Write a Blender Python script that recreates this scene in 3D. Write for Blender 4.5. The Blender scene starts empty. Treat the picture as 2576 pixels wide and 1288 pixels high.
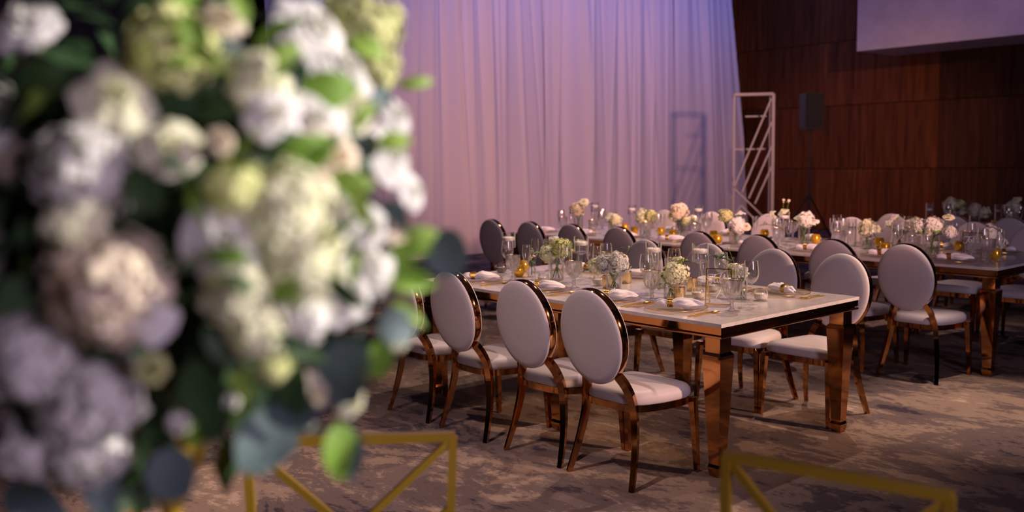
import bpy, math, random
from mathutils import Vector, Matrix
import numpy as np
rnd = random.Random(7)
S = bpy.context.scene
COL = S.collection
R = math.radians

# ------------------------------------------------------------------ camera
F, PITCH, YAW, ROLL = 2395.1, .1021, .8609, -.0156
EYE = Vector((2.6918, -3.5941, 1.5461))
_fw = Vector((-math.sin(YAW)*math.cos(PITCH), math.cos(YAW)*math.cos(PITCH), -math.sin(PITCH)))
_r = Vector((math.cos(YAW), math.sin(YAW), 0)); _u = _r.cross(_fw)
RT = _r*math.cos(ROLL)+_u*math.sin(ROLL); UP = -_r*math.sin(ROLL)+_u*math.cos(ROLL)
cam = bpy.data.cameras.new('camera'); co = bpy.data.objects.new('camera', cam); COL.objects.link(co)
co.matrix_world = Matrix(((RT.x, UP.x, -_fw.x, EYE.x), (RT.y, UP.y, -_fw.y, EYE.y), (RT.z, UP.z, -_fw.z, EYE.z), (0, 0, 0, 1)))
cam.sensor_width = 36; cam.lens = 36*F/2576; cam.clip_end = 100; cam.clip_start = .05
cam.dof.use_dof = True; cam.dof.focus_distance = 4.7; cam.dof.aperture_fstop = 1.8
S.camera = co
def ray(px, py): return RT*((px-1288)/F) - UP*((py-644)/F) + _fw
def onz(px, py, z):
    d = ray(px, py); return EYE + d*((z-EYE.z)/d.z)
def ondep(px, py, D): return EYE + ray(px, py)*D

# ------------------------------------------------------------------ light
S.view_settings.view_transform = 'Standard'; S.view_settings.look = 'None'
S.view_settings.gamma = 1; S.view_settings.use_curve_mapping = False
S.view_settings.exposure = 0
S.cycles.max_bounces = 10; S.cycles.transparent_max_bounces = 24
S.cycles.sample_clamp_indirect = 4
w = bpy.data.worlds.new('world'); S.world = w; w.use_nodes = True
w.node_tree.nodes['Background'].inputs[0].default_value = (.02, .015, .03, 1)
w.node_tree.nodes['Background'].inputs[1].default_value = .3
def lamp(name, kind, loc, target, energy, color, **kw):
    l = bpy.data.lights.new(name, kind); o = bpy.data.objects.new(name, l); COL.objects.link(o)
    o.location = loc; d = Vector(target)-Vector(loc)
    o.rotation_euler = d.to_track_quat('-Z', 'Y').to_euler()
    l.energy = energy; l.color = color
    for k, v in kw.items(): setattr(l, k, v)
    return o
# warm stage spots on a stand at the right of the room
lamp('spot_light', 'SPOT', (5.6, 2.5, 2.7), (-2.0, .35, 1.05), 2000, (1, .58, .38), spot_size=R(33), spot_blend=.55, shadow_soft_size=.13)
lamp('bouquet_spot_light', 'SPOT', (4.5, .1, 2.9), (1.75, -3.1, 1.5), 1500, (1, .90, .84), spot_size=R(34), spot_blend=.6, shadow_soft_size=.12)
lamp('curtain_spot_light', 'SPOT', (4.33, .12, 2.66), (-9.36, 7.9, 2.2), 4900, (1, .48, .38), spot_size=R(36), spot_blend=.9, shadow_soft_size=.22)
# purple wash along the top of the curtain and on the bulkhead
lamp('wash_light', 'AREA', (-7.4, 8.2, 5.3), (-9.36, 8.2, 3.2), 72, (.06, .20, 1), shape='RECTANGLE', size=10, size_y=.3)
lamp('bulkhead_wash_light', 'AREA', (-2.5, 9.5, 5.2), (-3.2, 12.3, 4.2), 34, (.9, .54, 1), shape='RECTANGLE', size=8, size_y=.3)
# added fills with no seen source: lilac from overhead, mauve from the camera's right
lamp('lilac_fill_light', 'AREA', (-1, 1.0, 5.4), (-1, 1.0, 0), 10, (.66, .45, .80), shape='RECTANGLE', size=9, size_y=9)
lamp('mauve_fill_light', 'AREA', (7.6, -2.6, 2.2), (0, 1.5, .8), 185, (.84, .63, .92), shape='RECTANGLE', size=1.3, size_y=2.2)
# warm pin spots over the tables, from the ceiling
lamp('pin_light', 'SPOT', (-2.5, 1.1, 5.3), (-1.25, -.2, .0), 215, (1, .72, .56), spot_size=R(46), spot_blend=.8, shadow_soft_size=.05)
lamp('far_pin_light', 'SPOT', (-3.1, 4.1, 5.3), (-3.3, 3.6, .7), 640, (1, .67, .62), spot_size=R(72), spot_blend=.9, shadow_soft_size=.05)
lamp('back_fill_light', 'SPOT', (-1.3, 3.0, 5.3), (-1.25, .3, .3), 720, (1, .68, .56), spot_size=R(44), spot_blend=.8, shadow_soft_size=.05)  # added fill over the front table, no such ceiling lamp is seen
lamp('aisle_fill_light', 'SPOT', (.2, 2.3, 5.3), (.35, 2.15, 0), 1500, (1, .68, .56), spot_size=R(26), spot_blend=.9, shadow_soft_size=.05)  # added fill to brighten the aisle carpet, source unseen

lamp('floor_fill_light', 'SPOT', (-.4, -3.0, 5.3), (-.8, -1.7, 0), 1000, (1, .68, .64), spot_size=R(46), spot_blend=.9, shadow_soft_size=.05)  # added fill that lifts the near carpet, not a fixture of the room
lamp('wall_fill_light', 'SPOT', (2.0, 4.0, 4.6), (-7.0, 13.6, 1.3), 1500, (1, .50, .22), spot_size=R(24), spot_blend=1, shadow_soft_size=.1)  # extra warm fill, added to brighten the wood cladding

# ------------------------------------------------------------------ materials
def mat(name, col, rough=.5, metal=0, spec=.5, **kw):
    m = bpy.data.materials.new(name); m.use_nodes = True
    b = m.node_tree.nodes['Principled BSDF']
    b.inputs['Base Color'].default_value = (*col, 1); b.inputs['Roughness'].default_value = rough
    b.inputs['Metallic'].default_value = metal; b.inputs['Specular IOR Level'].default_value = spec
    for k, v in kw.items(): b.inputs[k].default_value = v
    return m
def nn(m, t, **kw):
    n = m.node_tree.nodes.new(t)
    for k, v in kw.items(): setattr(n, k, v)
    return n
def ln(m, a, b): m.node_tree.links.new(a, b)
def bsdf(m): return m.node_tree.nodes['Principled BSDF']
def noise(m, scale, detail=3, rough=.5, vec=None, dist=0):
    n = nn(m, 'ShaderNodeTexNoise'); n.inputs['Scale'].default_value = scale; n.inputs['Detail'].default_value = detail
    n.inputs['Roughness'].default_value = rough; n.inputs['Distortion'].default_value = dist
    if vec: ln(m, vec, n.inputs['Vector'])
    return n
def ramp(m, src, stops):
    n = nn(m, 'ShaderNodeValToRGB'); e = n.color_ramp.elements
    while len(e) < len(stops): e.new(.5)
    for i, (p, c) in enumerate(stops): e[i].position = p; e[i].color = (*c, 1) if len(c) == 3 else c
    ln(m, src, n.inputs['Fac']); return n
def mapping(m, scale, coord='Object'):
    tc = nn(m, 'ShaderNodeTexCoord'); mp = nn(m, 'ShaderNodeMapping'); mp.inputs['Scale'].default_value = scale
    ln(m, tc.outputs[coord], mp.inputs['Vector']); return mp.outputs['Vector']
def bump(m, src, strength, dist=.01):
    n = nn(m, 'ShaderNodeBump'); n.inputs['Strength'].default_value = strength; n.inputs['Distance'].default_value = dist
    ln(m, src, n.inputs['Height']); ln(m, n.outputs['Normal'], bsdf(m).inputs['Normal'])
def mixc(m, fac, a, b):
    n = nn(m, 'ShaderNodeMix', data_type='RGBA')
    for k, v in ((0, fac), (6, a), (7, b)):
        if hasattr(v, 'links'): ln(m, v, n.inputs[k])
        else: n.inputs[k].default_value = v if k == 0 else (*v, 1)
    return n.outputs[2]

M = {}
M['rose_gold'] = mat('rose_gold_steel', (.49, .225, .085), .07, 1)
nz = noise(M['rose_gold'], 9, 2, vec=mapping(M['rose_gold'], (1, 1, 1))); bump(M['rose_gold'], nz.outputs['Fac'], .015, .004)
M['gold'] = mat('gold_metal', (.86, .55, .14), .25, 1)
M['gold_tube'] = mat('gold_painted_tube', (.74, .46, .045), .27, .6)
M['mercury'] = mat('mercury_gold_glass', (.80, .60, .32), .22, 1)
nz = noise(M['mercury'], 60, 3, vec=mapping(M['mercury'], (1, 1, .35))); bump(M['mercury'], nz.outputs['Fac'], .5, .003)
m = M['marble'] = mat('white_marble', (.74, .70, .69), .22)
v = mapping(m, (1, 1, 1)); n1 = noise(m, 2.2, 6, .6, v, 1.4)
ln(m, ramp(m, n1.outputs['Fac'], [(0, (.60, .57, .565)), (.46, (.60, .57, .565)), (.5, (.52, .49, .49)), (.54, (.60, .57, .565))]).outputs['Color'], bsdf(m).inputs['Base Color'])
m = M['fabric'] = mat('ivory_leatherette', (.55, .505, .515), .52, spec=.3)
nz = noise(m, 420, 2, vec=mapping(m, (1, 1, 1))); bump(m, nz.outputs['Fac'], .12, .001)
M['napkin'] = mat('white_linen', (.90, .87, .88), .8, spec=.1)
M['wax'] = mat('white_wax', (.86, .82, .78), .5, **{'Subsurface Weight': .2})
M['sand'] = mat('ivory_wax', (.72, .66, .57), .6)
M['black'] = mat('black_plastic', (.012, .012, .013), .55)
M['grille'] = mat('black_grille', (.009, .009, .010), .7)
M['yellow'] = mat('yellow_knob', (.5, .3, .02), .4)
M['white_paint'] = mat('white_painted_steel', (.36, .33, .35), .5)
m = M['white_ink'] = mat('white_ink', (.93, .92, .92), .6)
_t = nn(m, 'ShaderNodeBsdfTranslucent'); _t.inputs[0].default_value = (.93, .92, .92, 1); _x = nn(m, 'ShaderNodeMixShader'); _x.inputs[0].default_value = .4
ln(m, bsdf(m).outputs[0], _x.inputs[1]); ln(m, _t.outputs[0], _x.inputs[2]); ln(m, _x.outputs[0], [n for n in m.node_tree.nodes if n.type == 'OUTPUT_MATERIAL'][0].inputs[0])
M['stem'] = mat('green_stem', (.13, .22, .05), .5)
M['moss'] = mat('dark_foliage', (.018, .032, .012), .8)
M['cloth'] = mat('charcoal_tablecloth', (.03, .028, .035), .9)
# glass: reflecting by Fresnel over a clear pane (thin walled); pale edges painted in for refracted light
def glass(name, tint=(1, 1, 1), rough=.02, boost=1.0, ior=1.5, edge=.02, cap=.42, pale_edge=.30):
    m = bpy.data.materials.new(name); m.use_nodes = True; t = m.node_tree; t.nodes.clear()
    out = nn(m, 'ShaderNodeOutputMaterial'); mx = nn(m, 'ShaderNodeMixShader'); tr = nn(m, 'ShaderNodeBsdfTransparent'); gl = nn(m, 'ShaderNodeBsdfGlossy')
    lw = nn(m, 'ShaderNodeLayerWeight'); lw.inputs['Blend'].default_value = .5
    tr_c = ramp(m, lw.outputs['Facing'], [(0, tint), (.55, tint), (1, tuple(c*(1-edge*4) for c in tint))])
    ln(m, tr_c.outputs['Color'], tr.inputs['Color'])
    gl.inputs['Roughness'].default_value = rough; gl.inputs['Color'].default_value = (*[min(1, c*.5+.5) for c in tint], 1)
    fr = nn(m, 'ShaderNodeFresnel'); fr.inputs['IOR'].default_value = ior
    mu = nn(m, 'ShaderNodeMath', operation='MULTIPLY', use_clamp=True); mu.inputs[1].default_value = boost
    mn = nn(m, 'ShaderNodeMath', operation='MINIMUM'); mn.inputs[1].default_value = cap
    ln(m, fr.outputs[0], mu.inputs[0]); ln(m, mu.outputs[0], mn.inputs[0]); ln(m, mn.outputs[0], mx.inputs[0])
    ln(m, tr.outputs[0], mx.inputs[1]); ln(m, gl.outputs[0], mx.inputs[2])
    df = nn(m, 'ShaderNodeBsdfTranslucent'); df.inputs['Color'].default_value = (*[.95*c for c in tint], 1); d2 = nn(m, 'ShaderNodeBsdfDiffuse'); d2.inputs['Color'].default_value = (*[.95*c for c in tint], 1)
    ms = nn(m, 'ShaderNodeMixShader'); ms.inputs[0].default_value = .5; ln(m, df.outputs[0], ms.inputs[1]); ln(m, d2.outputs[0], ms.inputs[2])
    er = ramp(m, lw.outputs['Facing'], [(.45, (0, 0, 0)), (1, (pale_edge, pale_edge, pale_edge))]); me_ = nn(m, 'ShaderNodeMixShader'); ln(m, er.outputs[0], me_.inputs[0])
    ln(m, mx.outputs[0], me_.inputs[1]); ln(m, ms.outputs[0], me_.inputs[2]); ln(m, me_.outputs[0], out.inputs[0])
    return m
M['glass'] = glass('clear_glass', (.985, .985, .985), .03, 1.3)
M['crystal'] = glass('cut_crystal', (.99, .985, .99), .08, 2.6, 1.6, .02, .5, .16)
m = M['crystal']; _o = [n for n in m.node_tree.nodes if n.type == 'OUTPUT_MATERIAL'][0]; _p = _o.inputs[0].links[0].from_socket
_g = nn(m, 'ShaderNodeBsdfGlass'); _g.inputs['Roughness'].default_value = .02; _g.inputs['IOR'].default_value = 1.5; _m = nn(m, 'ShaderNodeMixShader'); _m.inputs[0].default_value = .3
ln(m, _p, _m.inputs[1]); ln(m, _g.outputs[0], _m.inputs[2]); ln(m, _m.outputs[0], _o.inputs[0])
M['frost'] = glass('smoked_glass', (.72, .70, .72), .15, 1.6)
M['amber'] = mat('amber_gold_glass', (.92, .54, .04), .16, .6)
M['water'] = glass('water', (.95, .955, .96), .01, .7, 1.33, pale_edge=.05)
M['acrylic'] = glass('clear_acrylic', (.95, .95, .95), .03, 1.0)
M['charger'] = glass('clear_charger_plate', (.90, .87, .86), .2, 1.0, cap=.2, pale_edge=.10)
# petals and leaves: part of the light goes through them; tint attribute runs to the throat colour
def petal(name, col, throat, trans=.2):
    m = bpy.data.materials.new(name); m.use_nodes = True; t = m.node_tree; t.nodes.clear()
    out = nn(m, 'ShaderNodeOutputMaterial'); mx = nn(m, 'ShaderNodeMixShader'); mx.inputs[0].default_value = trans
    d = nn(m, 'ShaderNodeBsdfDiffuse'); tl = nn(m, 'ShaderNodeBsdfTranslucent')
    at = nn(m, 'ShaderNodeAttribute', attribute_name='tint')
    oi = nn(m, 'ShaderNodeObjectInfo')
    c = mixc(m, at.outputs['Fac'], col, throat)
    hs = nn(m, 'ShaderNodeHueSaturation'); mr = nn(m, 'ShaderNodeMapRange'); mr.inputs[3].default_value = .86; mr.inputs[4].default_value = 1.1
    ln(m, oi.outputs['Random'], mr.inputs[0]); ln(m, mr.outputs[0], hs.inputs['Value']); ln(m, c, hs.inputs['Color'])
    ln(m, hs.outputs[0], d.inputs[0]); ln(m, hs.outputs[0], tl.inputs[0])
    ln(m, d.outputs[0], mx.inputs[1]); ln(m, tl.outputs[0], mx.inputs[2]); ln(m, mx.outputs[0], out.inputs[0])
    return m
M['p_white'] = petal('white_petal', (.88, .87, .81), (.55, .58, .26))
M['p_cream'] = petal('cream_petal', (.86, .76, .58), (.62, .52, .22))
M['p_green'] = petal('lime_white_petal', (.78, .81, .38), (.30, .42, .08))
M['p_mix'] = petal('greenish_white_petal', (.90, .90, .64), (.40, .50, .14))
def leafmat(name, a, b, rough=.5):
    m = mat(name, a, rough, spec=.4)
    oi = nn(m, 'ShaderNodeObjectInfo'); ln(m, mixc(m, oi.outputs['Random'], a, b), bsdf(m).inputs['Base Color'])
    return m
M['l_dark'] = leafmat('dark_green_leaf', (.030, .070, .026), (.05, .11, .03))
M['l_bright'] = leafmat('bright_green_leaf', (.16, .33, .03), (.28, .44, .07))
M['l_euc'] = leafmat('blue_green_eucalyptus_leaf', (.09, .145, .14), (.14, .20, .185), .6)

# ------------------------------------------------------------------ mesh helpers
class MB:
    def __init__(s): s.v = []; s.f = []; s.t = []
    def add(s, vs, fs, tint=0):
        b = len(s.v); s.v += [tuple(x) for x in vs]; s.f += [tuple(b+i for i in f) for f in fs]
        s.t += list(tint) if isinstance(tint, (list, tuple)) else [tint]*len(vs)
        return s
    def box(s, c, d, rz=0, M4=None):
        x, y, z = d[0]/2, d[1]/2, d[2]/2
        vs = [Vector((a*x, b*y, e*z)) for a in (-1, 1) for b in (-1, 1) for e in (-1, 1)]
        if rz: vs = [Matrix.Rotation(rz, 3, 'Z') @ q for q in vs]
        vs = [q+Vector(c) for q in vs]
        if M4: vs = [M4 @ q for q in vs]
        return s.add(vs, [(0, 1, 3, 2), (4, 6, 7, 5), (0, 4, 5, 1), (2, 3, 7, 6), (0, 2, 6, 4), (1, 5, 7, 3)])
    def skin(s, rings, cap0=True, cap1=True, tint=0, closed=False):
        n = len(rings[0]); vs = [p for r in rings for p in r]; fs = []; k = len(rings)
        for i in range(k if closed else k-1):
            j = (i+1) % k
            for a in range(n):
                b = (a+1) % n; fs.append((i*n+a, i*n+b, j*n+b, j*n+a))
        if not closed:
            if cap0: fs.append(tuple(range(n-1, -1, -1)))
            if cap1: fs.append(tuple((k-1)*n+a for a in range(n)))
        return s.add(vs, fs, tint)
    def lathe(s, prof, n=24, c=(0, 0, 0), flute=None, cap0=False, cap1=False):
        rings = []
        for (r, z, *fl) in prof:
            k = fl[0] if fl else 0
            rings.append([(c[0]+r*(1+k*math.cos(flute*2*math.pi*a/n) if flute else r*0+1)*math.cos(2*math.pi*a/n) if flute else c[0]+r*math.cos(2*math.pi*a/n),
                           c[1]+r*(1+k*math.cos(flute*2*math.pi*a/n))*math.sin(2*math.pi*a/n) if flute else c[1]+r*math.sin(2*math.pi*a/n), c[2]+z) for a in range(n)])
        return s.skin(rings, cap0, cap1)
    def square(s, prof, c=(0, 0)):
        return s.skin([[(c[0]+sx*h, c[1]+sy*h, z) for sx, sy in ((-1, -1), (1, -1), (1, 1), (-1, 1))] for h, z in prof])
    def tube(s, path, rad, n=8, closed=False, cap=True):
        path = [Vector(p) for p in path]; k = len(path); rings = []
        ref = Vector((0, 0, 1))
        for i, p in enumerate(path):
            a = path[i-1] if (i > 0 or closed) else p; b = path[(i+1) % k] if (i < k-1 or closed) else p
            t = (b-a).normalized(); q = ref if abs(t.dot(ref)) < .95 else Vector((1, 0, 0))
            e1 = t.cross(q).normalized(); e2 = t.cross(e1)
            r = rad[i] if isinstance(rad, (list, tuple)) else rad
            rings.append([p+(e1*math.cos(2*math.pi*j/n)+e2*math.sin(2*math.pi*j/n))*r for j in range(n)])
        return s.skin(rings, cap, cap, closed=closed)
    def bar(s, path, side, sizes):     # rectangular section; side = vector across; sizes = [(across, other)]
        path = [Vector(p) for p in path]; rings = []; side = Vector(side)
        for i, p in enumerate(path):
            t = (path[min(i+1, len(path)-1)]-path[max(i-1, 0)]).normalized()
            e1 = (side-t*side.dot(t)).normalized(); e2 = t.cross(e1); a, b = sizes[i] if isinstance(sizes, list) else sizes
            rings.append([p+e1*a/2*x+e2*b/2*y for x, y in ((-1, -1), (1, -1), (1, 1), (-1, 1))])
        return s.skin(rings)
    def mesh(s, name, smooth=True, tint=False):
        me = bpy.data.meshes.new(name); me.from_pydata([tuple(p) for p in s.v], [], s.f); me.update()
        if tint:
            at = me.attributes.new('tint', 'FLOAT', 'POINT'); at.data.foreach_set('value', s.t)
        if smooth:
            me.polygons.foreach_set('use_smooth', [True]*len(me.polygons))
            if smooth != 'all': me.set_sharp_from_angle(angle=R(38))
        return me
    def build(s, name, material, parent=None, smooth=True, loc=None, tint=False):
        return put(name, s.mesh(name, smooth, tint), material, parent, loc)
def put(name, me, material, parent=None, loc=None, rot=None, scale=None):
    if material and not me.materials: me.materials.append(material)
    o = bpy.data.objects.new(name, me); COL.objects.link(o)
    if parent: o.parent = parent
    if loc is not None: o.location = loc
    if rot is not None: o.rotation_mode = 'QUATERNION'; o.rotation_quaternion = rot
    if scale is not None: o.scale = (scale,)*3 if isinstance(scale, (int, float)) else scale
    return o
def tag(o, label, cat, group=None):
    o['label'] = label; o['category'] = cat
    if group: o['group'] = group
    return o
def thing(name, label, cat, loc=(0, 0, 0), rz=0, group=None):
    o = bpy.data.objects.new(name, None); COL.objects.link(o); o.location = loc; o.rotation_euler = (0, 0, rz); o.empty_display_size = .1
    return tag(o, label, cat, group)
def struct(o): o['kind'] = 'structure'; return o
def dup(root, loc, rz, label, group=None, scale=None):
    r = root.copy(); COL.objects.link(r); r.location = loc; r.rotation_euler = (0, 0, rz); r['label'] = label
    if group: r['group'] = group
    if scale: r.scale = (scale,)*3
    def rec(src, dst):
        for ch in KIDS.get(src.name, []):
            c = ch.copy(); COL.objects.link(c); c.parent = dst; rec(ch, c)
    rec(root, r)
    return r
KIDS = {}
def freeze():
    KIDS.clear()
    for o in bpy.data.objects:
        if o.parent: KIDS.setdefault(o.parent.name, []).append(o)
def spline(pts, n=6):
    P = [Vector(p) for p in pts]; P = [P[0]*2-P[1]]+P+[P[-1]*2-P[-2]]; out = []
    for i in range(1, len(P)-2):
        for k in range(n):
            t = k/n; a, b, c, d = P[i-1:i+3]
            out.append(.5*((2*b)+(c-a)*t+(2*a-5*b+4*c-d)*t*t+(-a+3*b-3*c+d)*t**3))
    return out+[P[-2]]

# ------------------------------------------------------------------ room
m = M['carpet'] = mat('patterned_carpet', (.2, .15, .13), .95, spec=.1)
v = mapping(m, (1.0, 1.7, 1)); big = noise(m, .75, 5, .62, v, .6); mid = noise(m, 1.9, 8, .68, v, .9); fine = noise(m, 16, 5, .75, v, .5); pile = noise(m, 260, 2, .6, v)
ad = nn(m, 'ShaderNodeMath', operation='ADD'); mu = nn(m, 'ShaderNodeMath', operation='MULTIPLY'); mu.inputs[1].default_value = .75
ln(m, mid.outputs['Fac'], mu.inputs[0]); ln(m, big.outputs['Fac'], ad.inputs[0]); ln(m, mu.outputs[0], ad.inputs[1])
ad2 = nn(m, 'ShaderNodeMath', operation='MULTIPLY_ADD'); ad2.inputs[1].default_value = .32; ln(m, fine.outputs['Fac'], ad2.inputs[0]); ln(m, ad.outputs[0], ad2.inputs[2])
DK, GR, BR, TN, LT = (.045, .036, .048), (.125, .096, .088), (.26, .195, .148), (.43, .33, .24), (.72, .54, .36)
rp = ramp(m, ad2.outputs[0], [(0, DK), (.90, DK), (.97, GR), (1.0, GR)])
mr = nn(m, 'ShaderNodeMapRange'); mr.inputs[1].default_value = .71; mr.inputs[2].default_value = 1.38; ln(m, ad2.outputs[0], mr.inputs[0])
rp = ramp(m, mr.outputs[0], [(0, DK), (.24, DK), (.34, GR), (.46, GR), (.55, BR), (.66, BR), (.74, TN), (.85, TN), (.89, LT)])
rp2 = ramp(m, pile.outputs['Fac'], [(.3, (.60, .60, .60)), (.7, (1.25, 1.25, 1.25))])
mm = nn(m, 'ShaderNodeMix', data_type='RGBA', blend_type='MULTIPLY'); mm.inputs[0].default_value = 1
ln(m, rp.outputs[0], mm.inputs[6]); ln(m, rp2.outputs[0], mm.inputs[7]); ln(m, mm.outputs[2], bsdf(m).inputs['Base Color']); bump(m, pile.outputs['Fac'], .6, .006)
b = MB(); b.box((-1.0, 2.3, -.05), (19.6, 23.4, .1)); struct(b.build('floor', M['carpet'], smooth=False))
M['dark_wall'] = mat('dark_plaster', (.035, .028, .034), .85)
def slab(name, c, d, mt): b = MB(); b.box(c, d); return struct(b.build(name, mt, smooth=False))
slab('ceiling', (-1, 2.3, 5.65), (19.6, 23.4, .1), M['dark_wall'])
slab('wall_left', (-10.6, 2.3, 2.8), (.1, 23.4, 5.7), M['dark_wall'])
slab('wall_right', (8.8, 2.3, 2.8), (.1, 23.4, 5.7), M['dark_wall'])
slab('wall_front', (-1, -9.3, 2.8), (19.6, .1, 5.7), M['dark_wall'])
# wood clad wall: each panel a piece of its own
m = M['wood'] = mat('dark_walnut_veneer', (.10, .035, .016), .6, spec=.15)
oi = nn(m, 'ShaderNodeObjectInfo'); mp = nn(m, 'ShaderNodeMapping'); tc = nn(m, 'ShaderNodeTexCoord'); mp.inputs['Scale'].default_value = (9, 9, .55)
ln(m, tc.outputs['Object'], mp.inputs['Vector']); 
ad = nn(m, 'ShaderNodeVectorMath', operation='ADD'); sc = nn(m, 'ShaderNodeVectorMath', operation='SCALE'); cx = nn(m, 'ShaderNodeCombineXYZ')
for i in range(3): ln(m, oi.outputs['Random'], cx.inputs[i])
ln(m, cx.outputs[0], sc.inputs[0]); sc.inputs['Scale'].default_value = 40; ln(m, mp.outputs[0], ad.inputs[0]); ln(m, sc.outputs[0], ad.inputs[1])
g = noise(m, 1.6, 6, .65, ad.outputs[0], .5)
cr = ramp(m, g.outputs['Fac'], [(.25, (.045, .012, .004)), (.5, (.14, .040, .010)), (.75, (.23, .072, .018))])
hs = nn(m, 'ShaderNodeHueSaturation'); mr = nn(m, 'ShaderNodeMapRange'); mr.inputs[3].default_value = .75; mr.inputs[4].default_value = 1.15
ln(m, oi.outputs['Random'], mr.inputs[0]); ln(m, mr.outputs[0], hs.inputs['Value']); ln(m, cr.outputs[0], hs.inputs['Color']); ln(m, hs.outputs[0], bsdf(m).inputs['Base Color'])
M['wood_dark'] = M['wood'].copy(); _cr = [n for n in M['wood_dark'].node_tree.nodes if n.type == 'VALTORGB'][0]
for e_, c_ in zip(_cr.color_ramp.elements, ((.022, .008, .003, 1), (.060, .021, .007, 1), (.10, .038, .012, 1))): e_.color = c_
wall = slab('wall_back', (-1, 13.75, 2.8), (19.6, .1, 5.7), mat('wall_core', (.012, .006, .004), .9))
pb = MB(); pb.skin([[(sx*(.608-e), y, sz*(.612-e)) for sx, sz in ((-1, -1), (1, -1), (1, 1), (-1, 1))] for y, e in ((.02, 0), (-.016, 0), (-.02, .004))])
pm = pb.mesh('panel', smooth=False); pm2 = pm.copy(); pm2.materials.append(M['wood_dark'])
for i in range(13):
    for k in range(4):
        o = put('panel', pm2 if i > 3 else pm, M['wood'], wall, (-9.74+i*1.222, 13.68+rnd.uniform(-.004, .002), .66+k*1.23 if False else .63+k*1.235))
# pale bulkhead hung above the wood wall
bk = slab('wall_bulkhead', (1.15, 12.95, 4.47), (14.9, 1.36, 2.26), mat('bulkhead_plaster', (.60, .54, .62), .8))
m = M['plaster'] = bpy.data.materials['bulkhead_plaster']; nz = noise(m, 3, 5, .6, mapping(m, (1, 1, 1)))
ln(m, ramp(m, nz.outputs['Fac'], [(.3, (.54, .49, .56)), (.7, (.64, .58, .66))]).outputs[0], bsdf(m).inputs['Base Color'])
# ------------------------------------------------------------------ curtain
m = M['drape'] = mat('white_voile', (.70, .66, .69), .85, spec=.1)
nz = noise(m, 900, 1, vec=mapping(m, (1, 1, 1))); bump(m, nz.outputs['Fac'], .15, .001)
cur = thing('curtain', 'white pleated drape covering the whole wall left of the wood panels', 'curtain', (0, 0, 0))
rc = random.Random(3); pleats = []
y = 2.3
while y < 13.6:
    wd = rc.choice([.02, .03, .05, .09]); pleats.append((y, rc.choice([-1, 1, 1])*rc.uniform(.025, .085), wd, rc.uniform(-.028, .04), rc.uniform(1.5, 4.5), rc.uniform(.4, 1.6)))
    y += rc.uniform(.08, .34)
def fold(y, z):
    d = .03*math.sin(y*2.1+.35*z)+.014*math.sin(y*5.3-.5*z+1)
    for (yc, a, wd, dr, zs, fd) in pleats:
        q = (y-(yc+dr*(5.4-z)*1.7))/(wd*(1+.25*(5.4-z)/2))
        if -4 < q < 4:
            amp = a*min(1, .28+.72*max(0, min(1, (z-zs+1.6)/3.2)))
            d += amp*math.exp(-q*q)+amp*.6*q*math.exp(-q*q)
    return d
edges = [2.5, 4.3, 5.72, 7.6, 9.35, 11.2, 13.36]
for i in range(len(edges)-1):
    b = MB(); y0, y1 = edges[i]-.05, edges[i+1]; ny = int((y1-y0)/.022); nzr = 26; vs = []
    for k in range(nzr+1):
        z = .015+k/nzr*5.5
        for j in range(ny+1):
            t = j/ny; yy = y0+(y1-y0)*t
            lean = -.115*z*max(0, (yy-9.5)/3.9)
            vs.append((-9.36+(.016 if i % 2 else 0)+fold(yy, z), yy+lean, z))
    n = ny+1
    b.add(vs, [(k*n+j, k*n+j+1, (k+1)*n+j+1, (k+1)*n+j) for k in range(nzr) for j in range(ny)])
    b.build('drape', M['drape'], cur, smooth='all')
b = MB(); b.tube([(-9.36, 2.3, 5.52), (-9.36, 13.1, 5.52)], .025); b.build('curtain_rail', M['black'], cur)

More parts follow.
